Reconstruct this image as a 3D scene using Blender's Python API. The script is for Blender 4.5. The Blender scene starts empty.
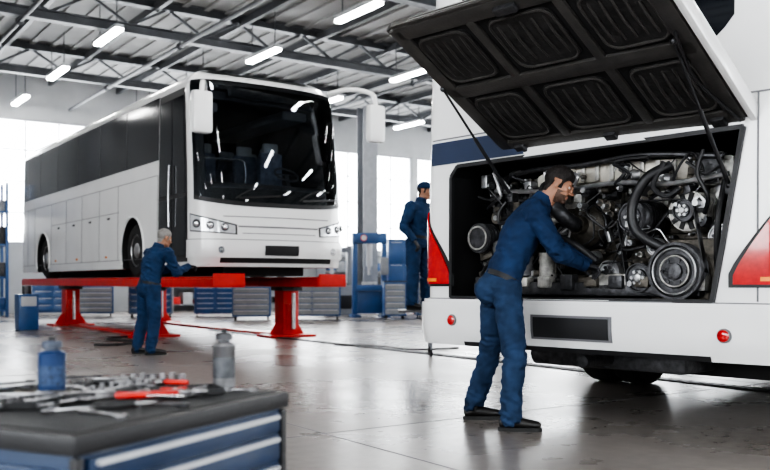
import bpy, bmesh, math, random
from mathutils import Vector, Matrix, noise
random.seed(7)
V=Vector
sc=bpy.context.scene
COL=sc.collection

# ---------------------------------------------------------------- materials
def M(name,color,rough=.5,metal=0.,var=None,bump=None,coat=0.,emit=None,roughvar=None,spec=.5):
    m=bpy.data.materials.new(name); m.use_nodes=True
    nt=m.node_tree; p=nt.nodes['Principled BSDF']
    c=(color[0],color[1],color[2],1)
    p.inputs['Base Color'].default_value=c
    p.inputs['Roughness'].default_value=rough
    p.inputs['Metallic'].default_value=metal
    p.inputs['Specular IOR Level'].default_value=spec
    p.inputs['Coat Weight'].default_value=coat
    p.inputs['Coat Roughness'].default_value=.05
    tc=nt.nodes.new('ShaderNodeTexCoord')
    if var:
        n=nt.nodes.new('ShaderNodeTexNoise'); n.inputs['Scale'].default_value=var[0]; n.inputs['Detail'].default_value=6
        nt.links.new(tc.outputs['Object'],n.inputs['Vector'])
        r=nt.nodes.new('ShaderNodeValToRGB'); a=var[1]
        r.color_ramp.elements[0].position=.3; r.color_ramp.elements[1].position=.7
        r.color_ramp.elements[0].color=(c[0]*(1-a),c[1]*(1-a),c[2]*(1-a),1)
        r.color_ramp.elements[1].color=(min(1,c[0]*(1+a)),min(1,c[1]*(1+a)),min(1,c[2]*(1+a)),1)
        nt.links.new(n.outputs['Fac'],r.inputs['Fac']); nt.links.new(r.outputs['Color'],p.inputs['Base Color'])
    if bump:
        n=nt.nodes.new('ShaderNodeTexNoise'); n.inputs['Scale'].default_value=bump[0]; n.inputs['Detail'].default_value=5
        nt.links.new(tc.outputs['Object'],n.inputs['Vector'])
        b=nt.nodes.new('ShaderNodeBump'); b.inputs['Strength'].default_value=bump[1]; b.inputs['Distance'].default_value=.01
        nt.links.new(n.outputs['Fac'],b.inputs['Height']); nt.links.new(b.outputs['Normal'],p.inputs['Normal'])
    if emit:
        p.inputs['Emission Color'].default_value=(emit[0],emit[1],emit[2],1); p.inputs['Emission Strength'].default_value=emit[3]
    return m
white=M('bus_white_paint',(.80,.80,.80),.22,coat=.6,var=(1.5,.03))
glass=M('tinted_glass',(.010,.012,.016),.05,spec=.6,var=(2,.3))
glass2=M('side_glass',(.016,.018,.022),.10,spec=.4,var=(1,.3))
wsg=bpy.data.materials.new('windshield_glass'); wsg.use_nodes=True; nt=wsg.node_tree; nt.nodes.clear()
o_=nt.nodes.new('ShaderNodeOutputMaterial'); t_=nt.nodes.new('ShaderNodeBsdfTransparent'); g_=nt.nodes.new('ShaderNodeBsdfGlossy'); f_=nt.nodes.new('ShaderNodeFresnel'); x_=nt.nodes.new('ShaderNodeMixShader')
t_.inputs['Color'].default_value=(.70,.73,.76,1); g_.inputs['Roughness'].default_value=.03; f_.inputs['IOR'].default_value=1.45
nt.links.new(f_.outputs[0],x_.inputs[0]); nt.links.new(t_.outputs[0],x_.inputs[1]); nt.links.new(g_.outputs[0],x_.inputs[2]); nt.links.new(x_.outputs[0],o_.inputs['Surface'])
blackp=M('black_plastic',(.018,.018,.020),.45,bump=(80,.1))
rubber=M('tyre_rubber',(.020,.020,.021),.75,bump=(60,.3))
bay=M('bay_black',(.014,.014,.015),.65,bump=(20,.3))
seam=M('panel_seam',(.16,.16,.17),.6,var=(5,.1))
chrome=M('bright_metal',(.62,.63,.65),.22,1.,var=(10,.08))
toolst=M('tool_steel',(.36,.36,.37),.3,1.,var=(30,.3))
steel=M('steel',(.44,.44,.45),.35,.85,var=(15,.25),bump=(40,.1))
alu=M('cast_aluminium',(.40,.39,.37),.5,.55,var=(25,.35),bump=(60,.4))
dkmetal=M('dark_metal',(.075,.075,.08),.42,.7,var=(18,.4),bump=(50,.4))
dirty=M('oily_iron',(.095,.085,.072),.5,.4,var=(20,.5),bump=(50,.5))
beige=M('heat_shield',(.55,.52,.46),.55,.25,var=(12,.25),bump=(30,.5))
lampred=M('lamp_red',(.50,.010,.012),.12,coat=1.,var=(30,.15))
lampclear=M('lamp_clear',(.8,.82,.85),.1,.4,coat=1.,var=(30,.05))
lampglow=M('headlamp_reflector',(.9,.92,.95),.12,.8,coat=1.,var=(20,.05))
orange=M('lamp_amber',(.8,.25,.02),.2,coat=1.,var=(20,.1))
liftred=M('lift_red_paint',(.56,.022,.016),.38,coat=.2,var=(6,.12))
navy=M('navy_band',(.028,.042,.085),.3,coat=.4,var=(3,.1))
cabblue=M('cabinet_blue',(.022,.078,.21),.35,coat=.2,var=(5,.12))
cartblue=M('cart_blue',(.014,.034,.082),.4,coat=.2,var=(6,.15))
greyp=M('grey_paint',(.22,.23,.25),.45,var=(6,.1))
ltgrey=M('light_grey_paint',(.46,.47,.49),.4,var=(6,.06))
seatm=M('seat_fabric',(.20,.23,.30),.8,var=(12,.3),bump=(90,.3))
dashm=M('dashboard_plastic',(.12,.12,.13),.6,var=(12,.2),bump=(90,.2))
cloth=M('coverall_navy',(.014,.034,.086),.85,var=(9,.25),bump=(260,.25),spec=.25)
denim=M('trouser_navy',(.022,.044,.094),.85,var=(9,.28),bump=(300,.3),spec=.25)
cloth2=M('coverall_blue',(.015,.040,.096),.85,var=(9,.22),bump=(260,.25),spec=.25)
beltm=M('belt',(.012,.012,.014),.5,var=(20,.2))
skin=M('skin',(.33,.165,.105),.55,var=(30,.08),bump=(150,.1))
beard=M('beard_stubble',(.10,.058,.042),.7,var=(60,.25),bump=(200,.4))
hairdk=M('hair_dark',(.014,.010,.009),.55,var=(60,.3),bump=(120,.9))
hairgr=M('hair_grey',(.22,.21,.20),.6,var=(60,.25),bump=(120,.8))
glove=M('work_glove',(.03,.03,.034),.7,bump=(150,.4))
shoem=M('shoe_leather',(.014,.013,.013),.4,bump=(100,.2))
solem=M('shoe_sole',(.025,.025,.025),.8,bump=(80,.3))
eyew=M('eye_white',(.45,.42,.4),.3,var=(5,.02)); eyed=M('iris_dark',(.03,.02,.015),.1,var=(5,.1))
lipm=M('lips',(.28,.12,.095),.45,var=(20,.1))
redh=M('handle_red',(.50,.022,.015),.35,var=(20,.1))
canblue=M('can_blue',(.016,.042,.12),.3,.2,var=(6,.1)); canlab=M('can_cap',(.05,.065,.10),.4,var=(40,.2))
canlab2=M('can_label',(.035,.065,.14),.35,var=(60,.5))
cangrey=M('can_grey',(.10,.105,.115),.4,.4,var=(40,.3)); cansil=M('can_tin',(.26,.26,.27),.35,.8,var=(20,.2))
concrete_w=M('wall_plaster',(.40,.41,.42),.8,var=(1.5,.08),bump=(30,.2))
ceilm=M('ceiling_sheet',(.25,.25,.25),.7,var=(.6,.15))
beamm=M('beam_steel',(.078,.082,.09),.5,.3,var=(3,.2))
wframe=M('window_frame',(.36,.37,.39),.5,var=(6,.1))
pane=M('frosted_pane',(.8,.85,.9),.5,emit=(.95,.98,1,9))
tube_e=M('fluorescent_tube',(1,1,1),.5,emit=(1,.985,.96,48))
grate=M('drain_grate',(.05,.05,.052),.5,.6,var=(20,.3))
pad=M('insulation_pad',(.026,.025,.025),.5,var=(14,.4),bump=(22,.9))
ribm=M('hatch_frame',(.050,.047,.045),.36,var=(10,.2),bump=(60,.2))

fl=bpy.data.materials.new('polished_concrete'); fl.use_nodes=True
nt=fl.node_tree; p=nt.nodes['Principled BSDF']; tc=nt.nodes.new('ShaderNodeTexCoord')
n1=nt.nodes.new('ShaderNodeTexNoise'); n1.inputs['Scale'].default_value=.55; n1.inputs['Detail'].default_value=9; n1.inputs['Roughness'].default_value=.6
n2=nt.nodes.new('ShaderNodeTexNoise'); n2.inputs['Scale'].default_value=11; n2.inputs['Detail'].default_value=8
for n in(n1,n2): nt.links.new(tc.outputs['Object'],n.inputs['Vector'])
r=nt.nodes.new('ShaderNodeValToRGB'); r.color_ramp.elements[0].position=.32; r.color_ramp.elements[1].position=.68
r.color_ramp.elements[0].color=(.145,.130,.120,1); r.color_ramp.elements[1].color=(.270,.248,.232,1)
mx=nt.nodes.new('ShaderNodeMath'); mx.operation='MULTIPLY_ADD'; mx.inputs[1].default_value=.45
nt.links.new(n2.outputs['Fac'],mx.inputs[0])
m2=nt.nodes.new('ShaderNodeMath'); m2.operation='MULTIPLY'; m2.inputs[1].default_value=.55
nt.links.new(n1.outputs['Fac'],m2.inputs[0]); nt.links.new(m2.outputs[0],mx.inputs[2])
nt.links.new(mx.outputs[0],r.inputs['Fac']); nt.links.new(r.outputs['Color'],p.inputs['Base Color'])
mr=nt.nodes.new('ShaderNodeMapRange'); mr.inputs['From Min'].default_value=.25; mr.inputs['From Max'].default_value=.75
mr.inputs['To Min'].default_value=.20; mr.inputs['To Max'].default_value=.36
nt.links.new(n1.outputs['Fac'],mr.inputs['Value']); nt.links.new(mr.outputs['Result'],p.inputs['Roughness'])
bp=nt.nodes.new('ShaderNodeBump'); bp.inputs['Strength'].default_value=.06; bp.inputs['Distance'].default_value=.01
nt.links.new(n2.outputs['Fac'],bp.inputs['Height']); nt.links.new(bp.outputs['Normal'],p.inputs['Normal'])

# ---------------------------------------------------------------- builder
def link(o,parent=None):
    COL.objects.link(o)
    if parent: o.parent=parent
    return o
def empty(name):
    e=bpy.data.objects.new(name,None); e.empty_display_size=.2; COL.objects.link(e); return e
def cr(pts,sub=6):
    pts=[V(p) for p in pts]; out=[]
    P=[pts[0]]+pts+[pts[-1]]
    for i in range(1,len(P)-2):
        for k in range(sub):
            t=k/sub; a,b,c,d=P[i-1],P[i],P[i+1],P[i+2]
            out.append(.5*((2*b)+(c-a)*t+(2*a-5*b+4*c-d)*t*t+(-a+3*b-3*c+d)*t**3))
    out.append(pts[-1]); return out
class B:
    def __init__(s): s.bm=bmesh.new(); s.mats=[]; s.X=Matrix()
    def mi(s,m):
        if m not in s.mats: s.mats.append(m)
        return s.mats.index(m)
    def add(s,vs,fs,mat):
        k=s.mi(mat); bv=[s.bm.verts.new(s.X@V(v)) for v in vs]
        for f in fs:
            try:
                F=s.bm.faces.new([bv[i] for i in f]); F.material_index=k; F.smooth=True
            except ValueError: pass
    def box(s,c,d,mat,bev=0.,rot=None):
        t=bmesh.new(); bmesh.ops.create_cube(t,size=1)
        for v in t.verts: v.co=V((v.co.x*d[0],v.co.y*d[1],v.co.z*d[2]))
        if bev>0: bmesh.ops.bevel(t,geom=list(t.edges),offset=min(bev,min(d)*.45),segments=2,profile=.6,affect='EDGES')
        Mx=Matrix.Translation(V(c))
        if rot is not None: Mx=Mx@rot
        t.verts.index_update()
        s.add([Mx@v.co for v in t.verts],[[v.index for v in f.verts] for f in t.faces],mat); t.free()
    def box2(s,a,b,mat,bev=0.):
        a=V(a);b=V(b); s.box((a+b)/2,[abs(x) for x in (b-a)],mat,bev)
    def beam(s,p0,p1,w,h,mat,up=(0,0,1),bev=0):
        p0=V(p0);p1=V(p1);d=p1-p0;L=d.length;y=d.normalized();x=y.cross(V(up))
        if x.length<1e-4: x=y.cross(V((1,0,0)))
        x.normalize(); z=x.cross(y)
        R=Matrix((x,y,z)).transposed().to_4x4()
        s.box((p0+p1)/2,(w,L,h),mat,bev,R)
    def loft(s,pts,rad,mat,n=16,side=None,caps=True):
        pts=[V(p) for p in pts]; N=len(pts); vs=[];prev=None
        for i,p in enumerate(pts):
            t=(pts[min(i+1,N-1)]-pts[max(i-1,0)]).normalized()
            h=V(side) if side is not None else (prev if prev is not None else (V((0,0,1)) if abs(t.z)<.9 else V((1,0,0))))
            a=h-t*h.dot(t)
            if a.length<1e-5: a=t.orthogonal()
            a.normalize(); prev=a; b=t.cross(a)
            rr=rad[i] if isinstance(rad,(list,tuple)) else rad
            ra,rb=(rr if isinstance(rr,(list,tuple)) else (rr,rr))
            for k in range(n):
                A=2*math.pi*k/n; vs.append(p+a*ra*math.cos(A)+b*rb*math.sin(A))
        fs=[[i*n+k,i*n+(k+1)%n,(i+1)*n+(k+1)%n,(i+1)*n+k] for i in range(N-1) for k in range(n)]
        if caps: fs+=[list(range(n))[::-1],[(N-1)*n+k for k in range(n)]]
        s.add(vs,fs,mat)
    def cyl(s,p0,p1,r0,mat,r1=None,n=24): s.loft([p0,p1],[r0,r0 if r1 is None else r1],mat,n)
    def tube(s,pts,r,mat,n=8,sub=6):
        s.loft(cr(pts,sub) if sub else pts,r,mat,n)
    def ell(s,c,r,mat,rot=None,nu=16,nv=10):
        vs=[];c=V(c); R=rot if rot is not None else Matrix.Identity(3)
        for j in range(1,nv):
            ph=math.pi*j/nv
            for i in range(nu):
                th=2*math.pi*i/nu
                vs.append(c+R@V((r[0]*math.sin(ph)*math.cos(th),r[1]*math.sin(ph)*math.sin(th),r[2]*math.cos(ph))))
        fs=[[j*nu+i,(j+1)*nu+i,(j+1)*nu+(i+1)%nu,j*nu+(i+1)%nu] for j in range(nv-2) for i in range(nu)]
        vs.append(c+R@V((0,0,r[2])));vs.append(c-R@V((0,0,r[2])));T=len(vs)-2
        for i in range(nu): fs.append([T,i,(i+1)%nu]); fs.append([T+1,(nv-2)*nu+(i+1)%nu,(nv-2)*nu+i])
        s.add(vs,fs,mat)
    def torus(s,c,ax,R,r,mat,n=28,m=8):
        c=V(c);ax=V(ax).normalized();a=ax.orthogonal().normalized();b=ax.cross(a);vs=[]
        for i in range(n):
            A=2*math.pi*i/n; d=a*math.cos(A)+b*math.sin(A)
            for j in range(m):
                Bq=2*math.pi*j/m; vs.append(c+d*(R+r*math.cos(Bq))+ax*r*math.sin(Bq))
        s.add(vs,[[i*m+j,((i+1)%n)*m+j,((i+1)%n)*m+(j+1)%m,i*m+(j+1)%m] for i in range(n) for j in range(m)],mat)
    def rev(s,c,ax,prof,mat,n=28):
        c=V(c);ax=V(ax).normalized()
        a=ax.orthogonal().normalized();b=ax.cross(a);vs=[]
        for d,r in prof:
            for k in range(n):
                A=2*math.pi*k/n; vs.append(c+ax*d+(a*math.cos(A)+b*math.sin(A))*max(r,1e-4))
        N=len(prof)
        s.add(vs,[[i*n+k,i*n+(k+1)%n,(i+1)*n+(k+1)%n,(i+1)*n+k] for i in range(N-1) for k in range(n)]+[list(range(n))[::-1],[(N-1)*n+k for k in range(n)]],mat)
    def prism(s,poly,f,d0,d1,mat):
        n=len(poly); vs=[f(a,b,d0) for a,b in poly]+[f(a,b,d1) for a,b in poly]
        s.add(vs,[list(range(n))[::-1],list(range(n,2*n))]+[[i,(i+1)%n,n+(i+1)%n,n+i] for i in range(n)],mat)
    def done(s,name,parent=None,mw=None,sharp=35,norm=True):
        if norm: bmesh.ops.recalc_face_normals(s.bm,faces=s.bm.faces)
        me=bpy.data.meshes.new(name); s.bm.to_mesh(me); s.bm.free()
        for m in s.mats: me.materials.append(m)
        if sharp: me.set_sharp_from_angle(angle=math.radians(sharp))
        o=bpy.data.objects.new(name,me); link(o,parent)
        if mw is not None: o.matrix_world=mw
        return o
def evalmesh(o):
    dg=bpy.context.evaluated_depsgraph_get(); dg.update()
    return bpy.data.meshes.new_from_object(o.evaluated_get(dg))

# ---------------------------------------------------------------- room frame
TH=math.atan2(.572,.820); RM=Matrix.Rotation(TH,4,'Z')
b0,b1,a0,a1,H=-9,28,-7,29.5,7.6
q=B(); q.box2((b0-.3,a0-.3,-.2),(b1+.3,a1+.3,0),fl); q.done('floor',mw=RM)
q=B()
for b in range(-7,28,5): q.box2((b-.005,a0,0),(b+.005,a1,.0015),seam)
for a in range(-5,29,5): q.box2((b0,a-.005,0),(b1,a+.005,.0015),seam)
q.done('floor_expansion_joints',mw=RM)
q=B(); q.box2((b0-.3,a0-.3,H),(b1+.3,a1+.3,H+.2),ceilm)
x=b0
while x<b1:
    q.box2((x,a0,H-.05),(x+.14,a1,H+.01),ceilm); x+=.55
q.done('ceiling',mw=RM)
WN=0
def wall(name,f,L,opens,z0,z1,mat):
    global WN
    q=B()
    def bx(s0,s1,za,zb,d0=0,d1=.25,m=mat):
        q.box2(f(s0,za,d0),f(s1,zb,d1),m)
    bx(0,L,0,z0); bx(0,L,z1,H)
    c=0
    for (s0,s1) in opens: bx(c,s0,z0,z1); c=s1
    bx(c,L,z0,z1)
    q.done(name,mw=RM)
    for (s0,s1) in opens:
        WN+=1; q=B()
        def bb(u0,u1,za,zb,d0,d1,m): q.box2(f(u0,za,d0),f(u1,zb,d1),m)
        bb(s0,s1,z0,z1,.12,.15,pane)
        for u in (s0,s1-.08): bb(u,u+.08,z0,z1,.02,.2,wframe)
        for z in (z0,z1-.08): bb(s0,s1,z,z+.08,.02,.2,wframe)
        nm=4
        for k in range(1,nm): u=s0+(s1-s0)*k/nm; bb(u-.022,u+.022,z0,z1,.06,.13,wframe)
        nz=max(2,int((z1-z0)/.9))
        for k in range(1,nz): z=z0+(z1-z0)*k/nz; bb(s0,s1,z-.02,z+.02,.07,.13,wframe)
        q.done('window_%d'%WN,mw=RM)  # also names the added fill panes of the front and left walls
opB=[(13.6+4.4*k,13.6+4.4*k+4.15) for k in range(5)]
wall('wall_back',lambda s,z,d:(b0+s,a1+d,z),b1-b0,opB,2.2,6.2,concrete_w)
opF_fill=[(1+4.4*k,1+4.4*k+3.7) for k in range(8)]
wall('wall_front',lambda s,z,d:(b0+s,a0-d,z),b1-b0,opF_fill[::2],1.2,6.2,concrete_w)  # unseen windows behind the camera, glowing panes added as frontal fill
wall('wall_left',lambda s,z,d:(b0-d,a0+s,z),a1-a0,[(1.5,5.2),(5.9,9.6),(10.3,14.0)],1.6,6.2,concrete_w)  # out-of-view windows here are added too, their glow is fill light
opL=[(1.5+4.4*k,1.5+4.4*k+3.7) for k in range(8)]
wall('wall_right',lambda s,z,d:(b1+d,a0+s,z),a1-a0,opL,2.5,6.3,concrete_w)
for a in (3.5,9,14.5,20,25.5):
    q=B()
    for z,h in((6.72,.2),(7.4,.2)):
        q.box2((b0,a-.12,z-.02),(b1,a+.12,z),beamm);q.box2((b0,a-.12,z+h-.02),(b1,a+.12,z+h),beamm);q.box2((b0,a-.015,z),(b1,a+.015,z+h),beamm)
    x=b0+.5;k=0
    while x<b1-1:
        q.beam((x,a,6.9 if k%2 else 7.42),(x+.9,a,7.42 if k%2 else 6.9),.06,.06,beamm); x+=.9;k+=1
    q.done('roof_truss',mw=RM)
q=B(); x=b0+1
while x<b1:
    q.box2((x-.05,a0,7.32),(x+.05,a1,7.5),beamm); x+=2.2
q.done('roof_purlins',mw=RM)
for bb_ in (4.4,8.0,14.9):
    q=B(); q.cyl((bb_,0,6.6),(bb_,a1-.1,6.6),.05,beamm,n=10)
    for a in (3.5,9,14.5,20,25.5): q.torus((bb_,a,6.6),(0,1,0),.07,.02,beamm,12,6); q.box2((bb_-.02,a-.02,6.6),(bb_+.02,a+.02,6.75),beamm)
    q.done('conduit_pipe',mw=RM)
for b,aa in ((-4,(-3,3,9,15,21,27)),(1.5,(-3,3,9,15,21,27)),(6.2,(-2,3,7,11.3,15.5,19.7,23.9,28.1)),(9.8,(-2,2.4,6.6,10.8,15,19.2,23.4,27.6)),(13.9,(2,6,10.3,14.5,18.8,23.0,27)),(18.3,(4,8,12,16,20.5,24.8)),(23,(4,10,16,22,27))):
    for a in aa:
        q=B(); q.box2((b-.1,a-.8,6.5),(b+.1,a+.8,6.58),ltgrey,.01)
        q.box2((b-.085,a-.78,6.44),(b+.085,a+.78,6.5),tube_e,.02)
        for s in(-.6,.6): q.box2((b-.01,a+s-.01,6.58),(b+.01,a+s+.01,7.4),beamm)
        q.done('fluorescent_light',mw=RM)
for (b,a) in ((16.1,24.1),(16.1,14.5),(2.2,28.9)):
    q=B()
    q.box2((b-.28,a-.2,0),(b+.28,a-.17,6.72),greyp);q.box2((b-.28,a+.17,0),(b+.28,a+.2,6.72),greyp);q.box2((b-.02,a-.18,0),(b+.02,a+.18,6.72),greyp)
    q.box2((b-.4,a-.32,0),(b+.4,a+.32,.04),greyp)
    q.done('steel_column',mw=RM)
q=B(); q.box2((7.42,2,.0),(7.60,17,.010),grate)
k=2.
while k<17: q.box2((7.44,k,.0),(7.58,k+.06,.014),dkmetal); k+=.12
q.done('floor_drain_channel',mw=RM)

# ---------------------------------------------------------------- bus shell
class Shell:
    def __init__(s,W,L,z0,z1,bulge,rf,rake,inset):
        s.W,s.L,s.z0,s.z1,s.rake,s.inset=W,L,z0,z1,rake,inset
        h=W/2; pts=[]; xc=h-rf
        for i in range(13): x=xc*i/12; pts.append((x,bulge*(x/h)**2))
        yc=pts[-1][1]; tg=V((1,2*bulge*xc/h/h)).normalized()*rf*.58
        P0=V(pts[-1]);P3=V((h,yc+rf));P1=P0+tg;P2=P3-V((0,rf*.55))
        for i in range(1,11):
            t=i/10; p=P0*(1-t)**3+3*P1*t*(1-t)**2+3*P2*t*t*(1-t)+P3*t**3; pts.append((p.x,p.y))
        s.yside=pts[-1][1]
        n=40
        for i in range(1,n+1): pts.append((h,s.yside+(L-.25-s.yside)*i/n))
        for i in range(1,7): A=math.pi/2*i/6; pts.append((h-.25+.25*math.cos(A),L-.25+.25*math.sin(A)))
        for i in range(1,7): pts.append(((h-.25)*(1-i/6),L))
        s.p=pts; s.l=[0]
        for i in range(1,len(pts)): s.l.append(s.l[-1]+(V(pts[i])-V(pts[i-1])).length)
    def at(s,t):
        sg=1 if t>=0 else -1; t=min(abs(t),s.l[-1]-1e-6)
        lo,hi=0,len(s.l)-1
        while hi-lo>1:
            m=(lo+hi)//2
            if s.l[m]<=t: lo=m
            else: hi=m
        i=lo; f=(t-s.l[i])/(s.l[i+1]-s.l[i]); P=V(s.p[i]).lerp(V(s.p[i+1]),f)
        def tn(j):
            a=V(s.p[max(j-1,0)]);b=V(s.p[min(j+1,len(s.p)-1)])
            if j==0:a=V((-s.p[1][0],s.p[1][1]))
            d=(b-a).normalized(); return V((d.y,-d.x))
        n=tn(i).lerp(tn(i+1),f).normalized()
        return P.x*sg,P.y,n.x*sg,n.y
    def sx(s,x):
        sg=1 if x>=0 else -1;x=abs(x)
        for i in range(len(s.p)-1):
            if s.p[i+1][0]>=x:
                f=(x-s.p[i][0])/max(1e-9,s.p[i+1][0]-s.p[i][0]); return sg*(s.l[i]+f*(s.l[i+1]-s.l[i]))
        return sg*s.l[22]
    def sy(s,y):
        for i in range(12,len(s.p)-1):
            if s.p[i+1][1]>=y:
                f=(y-s.p[i][1])/max(1e-9,s.p[i+1][1]-s.p[i][1]); return s.l[i]+f*(s.l[i+1]-s.l[i])
    def pt(s,t,z,off=0):
        x,y,nx,ny=s.at(t); d=off-s.inset(z); f=max(0,1-y/1.8)**2
        return V((x+nx*d,y+ny*d+s.rake(z)*f,z))
    def mesh(s,q,zs,mat):
        ts=s.l[:-1]; full=[t for t in ts]+[s.l[-1]-1e-6]+[-t for t in ts[:0:-1]]
        n=len(full); vs=[s.pt(t,z) for z in zs for t in full]
        fs=[[i*n+k,i*n+(k+1)%n,(i+1)*n+(k+1)%n,(i+1)*n+k] for i in range(len(zs)-1) for k in range(n)]
        fs+=[list(range(n))[::-1],[(len(zs)-1)*n+k for k in range(n)]]
        q.add(vs,fs,mat)
    def patch(s,q,s0,s1,zb,zt,off,mat,ns=None,nz=8,back=.012):
        if ns is None: ns=max(4,int(abs(s1-s0)/.08))
        fb=zb if callable(zb) else (lambda t:zb); ft=zt if callable(zt) else (lambda t:zt)
        vs=[]
        for o in(off,off-back-.004):
            for j in range(nz+1):
                for i in range(ns+1):
                    u=i/ns; t=s0+(s1-s0)*u; a=fb(u);b=ft(u); vs.append(s.pt(t,a+(b-a)*j/nz,o))
        w=ns+1;T=w*(nz+1)
        fs=[[j*w+i,j*w+i+1,(j+1)*w+i+1,(j+1)*w+i] for j in range(nz) for i in range(ns)]
        if mat is wsg: fs+=[[T+x for x in F] for F in list(fs)]
        ring=[i for i in range(w)]+[j*w+ns for j in range(1,nz+1)]+[nz*w+i for i in range(ns-1,-1,-1)]+[j*w for j in range(nz-1,0,-1)]
        for k in range(len(ring)): a,b=ring[k],ring[(k+1)%len(ring)]; fs.append([a,b,b+T,a+T])
        q.add(vs,fs,mat)
def cutshell(sh,zs,name,parent,mw,cutters):
    q=B(); q.mi(white);q.mi(bay); sh.mesh(q,zs,white); o=q.done(name,sharp=None)
    cs=[]
    for f in cutters:
        q=B(); q.mi(white);q.mi(bay); f(q); c=q.done('cutter',sharp=None); cs.append(c)
        m=o.modifiers.new('b','BOOLEAN'); m.operation='DIFFERENCE'; m.object=c; m.solver='EXACT'
    me=evalmesh(o); o.modifiers.clear(); o.data=me
    for c in cs: bpy.data.objects.remove(c)
    for pl in me.polygons: pl.use_smooth=True
    me.set_sharp_from_angle(angle=math.radians(30))
    o.parent=parent; o.matrix_world=mw
    return o
def wheel(q,c,r,w,side):
    c=V(c); ax=V((side,0,0))
    q.rev(c,ax,[(-w/2,r*.62),(-w/2,r*.9),(-w/2+.04,r),(w/2-.04,r),(w/2,r*.9),(w/2,r*.62),(w/2-.03,r*.6)],rubber,36)
    q.rev(c,ax,[(w/2-.10,r*.1),(w/2-.10,r*.6),(w/2-.02,r*.62),(w/2-.01,r*.58),(w/2-.08,r*.52),(w/2-.07,r*.33),(w/2-.02,r*.28),(w/2,r*.2),(w/2,r*.02)],steel,36)
    for k in range(8):
        A=math.pi*2*k/8; d=V((0,math.cos(A),math.sin(A)))*r*.4; q.cyl(c+d+ax*(w/2-.09),c+d+ax*(w/2-.045),.018,dkmetal,n=8)
        A+=.39; d=V((0,math.cos(A),math.sin(A)))*r*.47; q.ell(c+d+ax*(w/2-.078),(.012,.03,.03),blackp,nu=10,nv=6)

# ---------------------------------------------------------------- LEFT BUS (raised on lift)
MW1=Matrix.Translation((-1.66,14.17,0))@RM
bus=empty('coach_bus')
ZR=4.42
def rk(z):
    if z<1.55: return .12*((1.55-z)/.35)**2
    if z<2.2: return .06*(z-1.55)/.65
    return .06+.42*((z-2.2)/(ZR-2.2))**1.4
Rr=.34
def ins(z):
    v=.03*max(0,(z-2))/2
    if z>ZR-Rr: k=(z-(ZR-Rr))/Rr; v+=Rr*1.25*(1-math.sqrt(max(0,1-k*k)))
    return v
BL=11.8
S=Shell(2.72,BL,1.24,ZR,.20,.42,rk,ins)
zs=[1.24,1.32,1.42,1.55,1.8,2.0,2.2,2.4,2.7,3.0,3.3,3.6,3.85]+[ZR-Rr+Rr*math.sin(math.pi/2*k/8) for k in range(0,9)]
WC=[(3.15,1.57),(9.5,1.57)]
def cw(y,z,sd):
    return lambda q:q.cyl((sd*.85,y,z),(sd*1.6,y,z),.60,bay,n=40)
cab_cut=lambda q:q.box2((-1.19,-1.0,2.46),(1.19,4.2,4.10),bay)
cutshell(S,zs,'body_shell',bus,MW1,[cw(y,z,sd) for y,z in WC for sd in(-1,1)]+[cab_cut])
q=B()
wl=S.sy(.36); xi=S.sx(1.185)
S.patch(q,-wl,wl,lambda u:2.26+.10*abs(2*u-1)**3,lambda u:4.25-.05*abs(2*u-1)**4,.012,wsg,60,18,back=.0)
for sg in(-1,1): S.patch(q,sg*xi,sg*wl,2.34,4.20,.005,blackp,6,14)
S.patch(q,-wl,wl,lambda u:2.26+.10*abs(2*u-1)**3,2.475,.005,blackp,50,3); S.patch(q,-wl,wl,4.08,lambda u:4.25-.05*abs(2*u-1)**4,.005,blackp,50,3)
S.patch(q,-wl,wl,lambda u:2.19+.1*abs(2*u-1)**3,lambda u:2.26+.10*abs(2*u-1)**3,.012,blackp,50,2)
S.patch(q,S.sx(-.75),S.sx(.75),3.96,4.14,.005,blackp,30,3,back=.05)
S.patch(q,S.sx(-.95),S.sx(.95),2.02,2.035,.004,seam,30,1)
S.patch(q,S.sx(-.72),S.sx(.72),1.86,1.885,.006,seam,30,1)
S.patch(q,S.sx(-.66),S.sx(.66),1.76,1.772,.006,seam,30,1)
S.patch(q,-S.sy(.6),S.sy(.6),1.66,1.672,.004,seam,60,1)
S.patch(q,S.sx(-1.0),S.sx(1.0),1.30,1.38,.004,blackp,30,2)
S.patch(q,-S.sy(.55),S.sy(.55),1.38,1.66,.03,white,60,4,back=.03)
S.patch(q,S.sx(-.30),S.sx(.30),1.42,1.58,.045,blackp,8,2,back=.02)
for sg in(-1,1):
    a=sg*S.sx(.74); b=sg*S.sy(.46)
    S.patch(q,a,b,lambda u:1.74+.05*u,lambda u:1.90+.18*u,.008,blackp,16,4)
    S.patch(q,a+(b-a)*.04,b-(b-a)*.03,lambda u:1.758+.05*u,lambda u:1.882+.175*u,.014,lampclear,16,4)
    for k,t in enumerate((.25,.53,.80)):
        tt=a+(b-a)*t; P=S.pt(tt,1.83+.10*t,.012); x_,y_,nx,ny=S.at(tt); rr=.058+.014*t
        q.rev(P,(nx,ny,0),[(0,rr),(.012,rr),(.014,rr*.8),(.004,rr*.5)],dkmetal,20)
        q.ell(P+V((nx,ny,0))*.004,(rr*.68,)*3,lampglow,nu=14,nv=8)
    P=S.pt(sg*S.sx(1.0),1.5,.03); q.rev(P,(0,-1,0),[(0,.055),(.01,.055),(.012,.045),(.006,.02)],chrome,20)
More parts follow.
